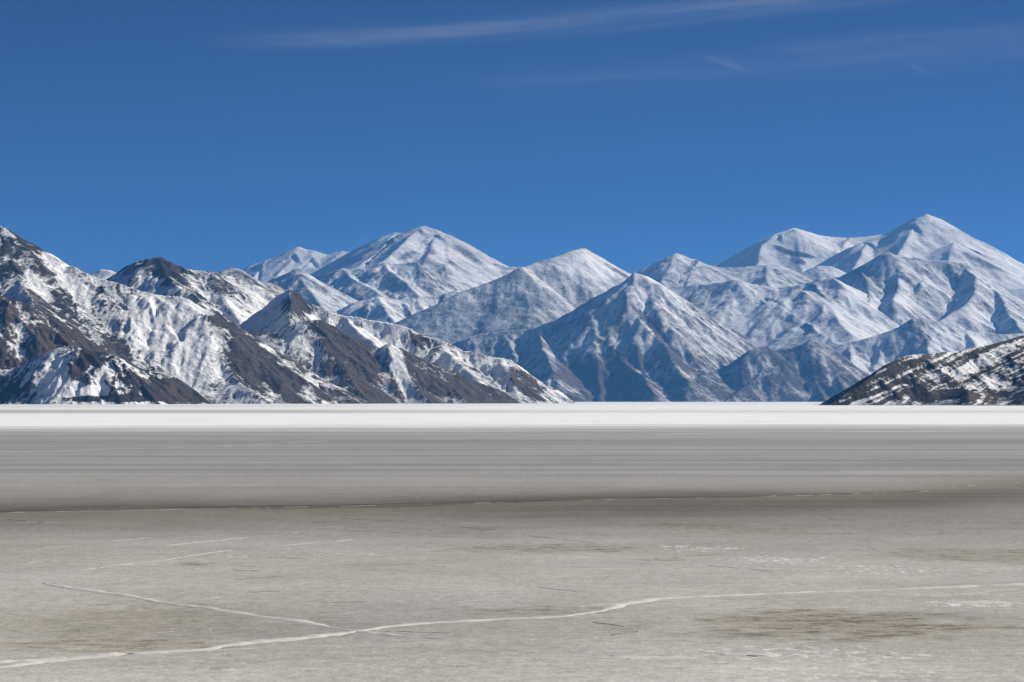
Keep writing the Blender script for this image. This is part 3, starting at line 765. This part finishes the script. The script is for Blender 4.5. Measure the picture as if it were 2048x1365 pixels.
cc = mix_col(nd, ln, n1.outputs[0], (0.30, 0.29, 0.265), (0.66, 0.65, 0.63))
bs = N(nd, "ShaderNodeBsdfPrincipled")
bs.inputs["Roughness"].default_value = 0.85
ln.new(cc, bs.inputs["Base Color"])
ln.new(bs.outputs[0], N(nd, "ShaderNodeOutputMaterial").inputs[0])
mat_thin = m
m, nd, ln = node_mat("open_crack")
bs = N(nd, "ShaderNodeBsdfPrincipled")
geo = N(nd, "ShaderNodeNewGeometry")
n1 = N(nd, "ShaderNodeTexNoise", in_Scale=0.3, in_Detail=4.0)
ln.new(geo.outputs["Position"], n1.inputs["Vector"])
ln.new(mix_col(nd, ln, n1.outputs[0], (0.035, 0.032, 0.022), (0.10, 0.09, 0.07)), bs.inputs["Base Color"])
bs.inputs["Roughness"].default_value = 0.5
ln.new(bs.outputs[0], N(nd, "ShaderNodeOutputMaterial").inputs[0])
mat_dark = m
m, nd, ln = node_mat("thin_ice_crack")
bs = N(nd, "ShaderNodeBsdfPrincipled")
geo = N(nd, "ShaderNodeNewGeometry")
n1 = N(nd, "ShaderNodeTexNoise", in_Scale=0.6, in_Detail=5.0)
ln.new(geo.outputs["Position"], n1.inputs["Vector"])
ln.new(mix_col(nd, ln, n1.outputs[0], (0.10, 0.093, 0.065), (0.34, 0.32, 0.26)), bs.inputs["Base Color"])
bs.inputs["Roughness"].default_value = 0.6
ln.new(bs.outputs[0], N(nd, "ShaderNodeOutputMaterial").inputs[0])
mat_hair = m
m, nd, ln = node_mat("gravel_bank")
bs = N(nd, "ShaderNodeBsdfPrincipled")
geo = N(nd, "ShaderNodeNewGeometry")
n1 = N(nd, "ShaderNodeTexNoise", in_Scale=0.05, in_Detail=8.0, in_Roughness=0.75)
ln.new(geo.outputs["Position"], n1.inputs["Vector"])
rp = N(nd, "ShaderNodeMapRange")
rp.inputs["From Min"].default_value = 0.5
rp.inputs["From Max"].default_value = 0.6
ln.new(n1.outputs[0], rp.inputs["Value"])
ln.new(mix_col(nd, ln, rp.outputs[0], (0.05, 0.042, 0.034), (0.6, 0.59, 0.57)), bs.inputs["Base Color"])
bs.inputs["Roughness"].default_value = 0.9
ln.new(bs.outputs[0], N(nd, "ShaderNodeOutputMaterial").inputs[0])
mat_bank = m


def ice_crack(name, label, pts, width, height, seed, gap=0.0, mat=None, rough=0.35, z0=0.0, parent=None):
    """A snow-filled crack: a low uneven hump of packed snow along a line on the ice. width in metres (near, far)."""
    P = np.array([on_ice(*p)[:2] for p in pts])
    seg = np.hypot(*(P[1:] - P[:-1]).T)
    s = np.concatenate([[0], np.cumsum(seg)])
    n = int(min(2200, max(60, s[-1] / 0.25)))
    t = np.linspace(0, s[-1], n)
    C = np.stack([np.interp(t, s, P[:, 0]), np.interp(t, s, P[:, 1])], -1)
    T = np.gradient(C, axis=0)
    T /= np.linalg.norm(T, axis=1)[:, None] + 1e-9
    NR = np.stack([-T[:, 1], T[:, 0]], -1)
    zt = np.zeros_like(t)
    wscale = width
    C = C + NR * (wscale * (0.9 * fbm(t / (14 * wscale), zt + 0.3, 4, seed, 0.6)))[:, None]
    w = wscale * (1 + rough * 1.3 * fbm(t / (5 * wscale), zt + 7.3, 5, seed + 3, 0.7))
    w = np.clip(w, wscale * 0.12, None)
    if gap > 0:
        keep = smooth(gap - 0.12, gap + 0.05, 0.5 + 0.5 * fbm(t / (22 * wscale), zt + 3.1, 4, seed + 9, 0.6))
        w = w * keep
    ends = smooth(0, 0.05 * s[-1], t) * smooth(s[-1], 0.95 * s[-1], t)
    w = w * (0.25 + 0.75 * ends)
    prof = np.array([-0.5, -0.3, -0.08, 0.16, 0.5])
    hz = np.array([-0.02, 0.55, 1.0, 0.6, -0.02])
    co = []
    for a, b in zip(prof, hz):
        j = 0.10 * fbm(t / wscale, zt + a * 9, 3, seed + 20)
        xy = C + NR * ((a + j * (abs(b) > 0.1)) * w)[:, None]
        z = z0 + np.where(b < 0, -0.01, 0.012 + height * b * np.clip(w / wscale, 0, 1.6) * (0.75 + 0.5 * fbm(t / (0.7 * wscale), zt + a, 3, seed + 30)))
        z = np.where(w < 0.13 * wscale, -0.03, z)
        co.append(np.concatenate([xy, z[:, None]], 1))
    co = np.stack(co, 1).reshape(-1, 3)
    idx = np.arange(n * 5).reshape(n, 5)
    q = np.stack([idx[:-1, :-1], idx[1:, :-1], idx[1:, 1:], idx[:-1, 1:]], -1).reshape(-1, 4)
    q = q[:, ::-1]
    ob = mesh_object(name, co, q, mat or mat_packed, parent=lake if parent is None else None)
    if label:
        ob["label"] = label
    return ob


ice_crack("snow_filled_crack", "long white snow-filled crack curving across the whole foreground",
          [(-60, 1343), (0, 1335), (120, 1322), (200, 1312), (240, 1306), (330, 1302), (400, 1298), (480, 1287), (600, 1278), (700, 1265), (760, 1256), (830, 1248), (920, 1243), (1024, 1237), (1100, 1232), (1200, 1222),
           (1240, 1210), (1320, 1200), (1400, 1195), (1500, 1190), (1620, 1186), (1800, 1181), (1950, 1173), (2048, 1169), (2120, 1166)], 0.72, 0.06, 1, rough=0.8)
ice_crack("snow_filled_crack", "short white crack branch at the lower left corner", [(-60, 1329), (0, 1324), (100, 1317), (200, 1311), (240, 1307)], 0.6, 0.06, 2, rough=0.5)
ice_crack("snow_filled_crack", "white crack slanting down to the right in the left foreground",
          [(75, 1168), (140, 1177), (220, 1189), (300, 1199), (400, 1213), (500, 1228), (600, 1244), (680, 1256), (740, 1264), (830, 1273), (890, 1278)], 0.8, 0.06, 3, gap=0.28, rough=0.5)
ice_crack("snow_filled_crack", "faint broken crack rising to the right from the slanting crack's left end",
          [(120, 1150), (160, 1141), (250, 1130), (330, 1120), (450, 1102), (560, 1092), (680, 1082), (760, 1074)], 0.26, 0.02, 4, gap=0.5, mat=mat_thin, rough=0.9)
ice_crack("snow_filled_crack", "faint short crack in the left middle of the ice", [(330, 1092), (450, 1080), (560, 1070), (612, 1063)], 0.22, 0.02, 5, gap=0.48, mat=mat_thin, rough=0.7)
ice_crack("snow_filled_crack", "hair-thin straight crack running level across the ice", [(-50, 1133), (400, 1133), (900, 1134), (1400, 1135), (2100, 1136)], 0.26, 0.012, 6, gap=0.36, mat=mat_thin)
ice_crack("snow_filled_crack", "thin broken white edge along the dark crack", [(-60, 1032), (0, 1026), (350, 1019), (700, 1013), (1024, 1005), (1300, 998), (1450, 995), (1620, 991), (1800, 985), (1870, 981), (1940, 972), (2048, 965), (2120, 961)], 0.13, 0.02, 7, gap=0.6, rough=0.8, mat=mat_thin)
ice_crack("open_crack", "dark open crack running across the middle of the ice", [(-60, 1029), (0, 1023), (350, 1016.5), (700, 1010), (1024, 1003), (1300, 996), (1450, 993.5), (1620, 989.5), (1800, 984), (1870, 980)], 1.3, 0.02, 8, gap=0.2, mat=mat_dark, rough=0.6)
ice_crack("snow_filled_crack", "faint far crack on the left ice", [(0, 905), (300, 897), (500, 890), (600, 885), (660, 882)], 1.6, 0.05, 9, gap=0.5, mat=mat_thin)
ice_crack("snow_filled_crack", "faint far crack on the right ice", [(1024, 872), (1400, 867), (1750, 864), (2100, 859)], 3.0, 0.08, 10, gap=0.5)
ice_crack("snow_filled_crack", "faint line just below the long foreground crack", [(390, 1303), (500, 1297), (640, 1293), (900, 1284)], 0.35, 0.02, 11, gap=0.38, mat=mat_thin)

for pp in ([(1186, 1245), (1215, 1249), (1249, 1254)], [(1224, 1272), (1250, 1266), (1286, 1262)], [(1255, 1319), (1300, 1315), (1345, 1313)], [(1440, 1308), (1480, 1310), (1520, 1313)]):
    ice_crack("open_crack", None, pp, 0.22, 0.01, int(pp[0][0]), gap=0.3, mat=mat_hair, rough=0.8)
rg_ = np.random.default_rng(7)
for i_ in range(34):
    x_, y_ = rg_.uniform(-20, 2060), 1040 + 310 * rg_.random() ** 1.2
    l_, a_ = rg_.uniform(25, 150), rg_.choice([-0.05, -0.08, 0.07, 0.11, 0.0]) + rg_.normal(0, 0.03)
    pp = [(x_ + l_ * t_, y_ + l_ * a_ * t_ + rg_.normal(0, 0.6)) for t_ in np.linspace(-0.5, 0.5, 5)]
    dk_ = rg_.random() < 0.2
    ice_crack("hairline_crack", None, pp, rg_.uniform(0.10, 0.2), 0.01, 100 + i_, gap=0.42, mat=mat_hair if dk_ else mat_thin, rough=0.8)
for lab, pp, wd, sd in [("low dark gravel bank under the right-hand hill", [(1618, 809.3), (1690, 810.4), (1850, 811.2), (2000, 811.6), (2250, 812)], 45, 51),
                        ("low dark gravel bank under the left headland", [(-200, 809.3), (0, 809.3), (150, 809.1), (300, 808.9), (400, 808.5), (440, 808.0)], 45, 52)]:
    b_ = ice_crack("shore_bank", lab, pp, wd, 1.3, sd, gap=0.3, mat=mat_bank, rough=0.8, parent=False)
    b_["kind"] = "structure"
    b_["category"] = "shore"


def snow_drift(label, px, py, rx, ry, seed):
    c0 = on_ice(px, py)
    mx, my = c0[1] / F_PX, c0[1] ** 2 / (CAM_H * F_PX)
    na, nr = 72, 7
    th = np.linspace(0, 2 * np.pi, na, endpoint=False)
    edge = 1 + 0.42 * fbm(np.cos(th) * 2.2 + 5, np.sin(th) * 2.2 + 9, 5, seed, 0.7)
    co = [[c0[0], c0[1], 0.035]]
    for i in range(1, nr + 1):
        f = i / nr
        x = c0[0] + np.cos(th) * edge * f * rx * mx
        y = c0[1] + np.sin(th) * edge * f * ry * my
        z = 0.035 * (1 - f ** 3) * (0.8 + 0.4 * fbm(x * 2, y * 2, 3, seed + 2)) + 0.006 - 0.02 * (i == nr)
        co += np.stack([x, y, z], -1).tolist()
    fs = []
    for i in range(na):
        j = (i + 1) % na
        fs.append((0, 1 + i, 1 + j, 1 + j))
    tri = [(0, 1 + i, 1 + (i + 1) % na) for i in range(na)]
    quads = [(1 + r * na + i, 1 + (r + 1) * na + i, 1 + (r + 1) * na + (i + 1) % na, 1 + r * na + (i + 1) % na) for r in range(nr - 1) for i in range(na)]
    me = bpy.data.meshes.new("snow_drift")
    me.from_pydata(co, [], tri + quads)
    me.polygons.foreach_set("use_smooth", [True] * len(me.polygons))
    me.materials.append(mat_packed)
    ob = bpy.data.objects.new("snow_drift", me)
    scene.collection.objects.link(ob)
    ob["label"] = label
    ob["category"] = "snow drift"
    ob["group"] = "flat snow drifts on the foreground ice"
    return ob


snow_drift("wide flat white drift at the bottom of the ice, right of centre", 1290, 1316, 110, 3.6, 1)
snow_drift("small flat white drift at the bottom, right of the wide drift", 1490, 1310, 60, 2.6, 2)
snow_drift("flat white drift near the right edge below the long crack", 1960, 1205, 70, 3.0, 3)

# ------------------------------------------------------------------ cirrus veil
m, nd, ln = node_mat("cirrus")
ca = N(nd, "ShaderNodeAttribute", attribute_name="veil").outputs["Fac"]
tr = N(nd, "ShaderNodeBsdfTransparent")
tl = N(nd, "ShaderNodeBsdfTranslucent")
df = N(nd, "ShaderNodeBsdfDiffuse")
tl.inputs[0].default_value = (0.95, 0.95, 0.95, 1)
df.inputs[0].default_value = (0.95, 0.95, 0.95, 1)
ad = N(nd, "ShaderNodeMixShader")
ad.inputs[0].default_value = 0.5
ln.new(tl.outputs[0], ad.inputs[1])
ln.new(df.outputs[0], ad.inputs[2])
mx_ = N(nd, "ShaderNodeMixShader")
ln.new(ca, mx_.inputs[0])
ln.new(tr.outputs[0], mx_.inputs[1])
ln.new(ad.outputs[0], mx_.inputs[2])
ln.new(mx_.outputs[0], N(nd, "ShaderNodeOutputMaterial").inputs[0])
mat_cirrus = m
CZ = 5200.0


def cirrus(label, pts, halfw, strength, seed):
    """A thin streak of ice cloud about 5 km up, drawn along a line in the sky."""
    P = []
    for (px, py) in pts:
        u, v = (px - 1024.0) / F_PX, (682.5 - py) / F_PX
        t = (CZ - CAM_H) / (ST + v * CT)
        P.append((u * t, t * (CT - v * ST)))
    P = np.array(P)
    seg = np.hypot(*(P[1:] - P[:-1]).T)
    s = np.concatenate([[0], np.cumsum(seg)])
    n, k = 420, 41
    t = np.linspace(0, s[-1], n)
    C = np.stack([np.interp(t, s, P[:, 0]), np.interp(t, s, P[:, 1])], -1)
    T = np.gradient(C, axis=0)
    T /= np.linalg.norm(T, axis=1)[:, None]
    NR = np.stack([-T[:, 1], T[:, 0]], -1)
    c = np.linspace(-1, 1, k)
    XY = C[:, None, :] + NR[:, None, :] * (c * halfw)[None, :, None]
    TT, CC = np.meshgrid(t, c, indexing='ij')
    f = fbm(TT / 5200, CC * halfw / 900, 5, seed, 0.62)
    f2 = fbm(TT / 2600 + CC * 1.2, CC * 3.0, 5, seed + 5, 0.6)
    off = 0.16 * fbm(TT / 9000, CC * 0 + 0.7, 3, seed + 8)
    al = strength * np.exp(-((CC - off) / 0.38) ** 2) * np.clip(0.75 + 0.5 * f + 0.3 * f2, 0, 2)
    al *= smooth(1.0, 0.6, np.abs(CC)) * smooth(0, 0.18 * s[-1], TT) * smooth(s[-1], 0.85 * s[-1], TT)
    Z = CZ + 40 * fbm(XY[..., 0] / 4000, XY[..., 1] / 4000, 3, seed)
    co = np.concatenate([XY, Z[..., None]], -1).reshape(-1, 3)
    idx = np.arange(n * k).reshape(n, k)
    q = np.stack([idx[:-1, :-1], idx[1:, :-1], idx[1:, 1:], idx[:-1, 1:]], -1).reshape(-1, 4)
    return mesh_object("cirrus_cloud", co, q, mat_cirrus, {"veil": np.clip(al, 0, 0.9).ravel()}, kind="stuff", label=label, category="cloud")


cirrus("thin white cirrus streak slanting across the top of the sky", [(380, 92), (480, 86), (620, 78), (860, 64), (1100, 48), (1300, 30), (1500, 8), (1700, -12), (2100, -50)], 1900, 0.12, 3)
cirrus("faint wide cirrus veil at the upper right", [(900, 185), (1200, 160), (1500, 148), (1800, 122), (2050, 110), (2300, 95)], 3600, 0.045, 13)
cirrus("faint cirrus wisp above the veil at the right edge", [(1500, 110), (1800, 88), (2050, 70), (2300, 60)], 2400, 0.045, 23)

# ------------------------------------------------------------------ haze
bpy.ops.mesh.primitive_cube_add(size=1.0)
hz = bpy.context.object
hz.name = "haze"
hz.data.name = "haze"
hz.dimensions = (80000, 42000, 2600)
hz.location = (0, 17000, 2600 / 2 - 60)
hz["kind"] = "stuff"
hz["label"] = "thin blue air between the camera and the far mountains"
hz["category"] = "haze"
m, nd, ln = node_mat("haze")
pv = N(nd, "ShaderNodeVolumePrincipled")
pv.inputs["Color"].default_value = (0.10, 0.36, 0.82, 1)
pv.inputs["Density"].default_value = 1.85e-5
pv.inputs["Anisotropy"].default_value = 0.0
ln.new(pv.outputs[0], N(nd, "ShaderNodeOutputMaterial").inputs["Volume"])
hz.data.materials.append(m)
print("TRIS", sum(2 * q for _, _, q in STAT), [(n, v) for n, v, q in STAT])
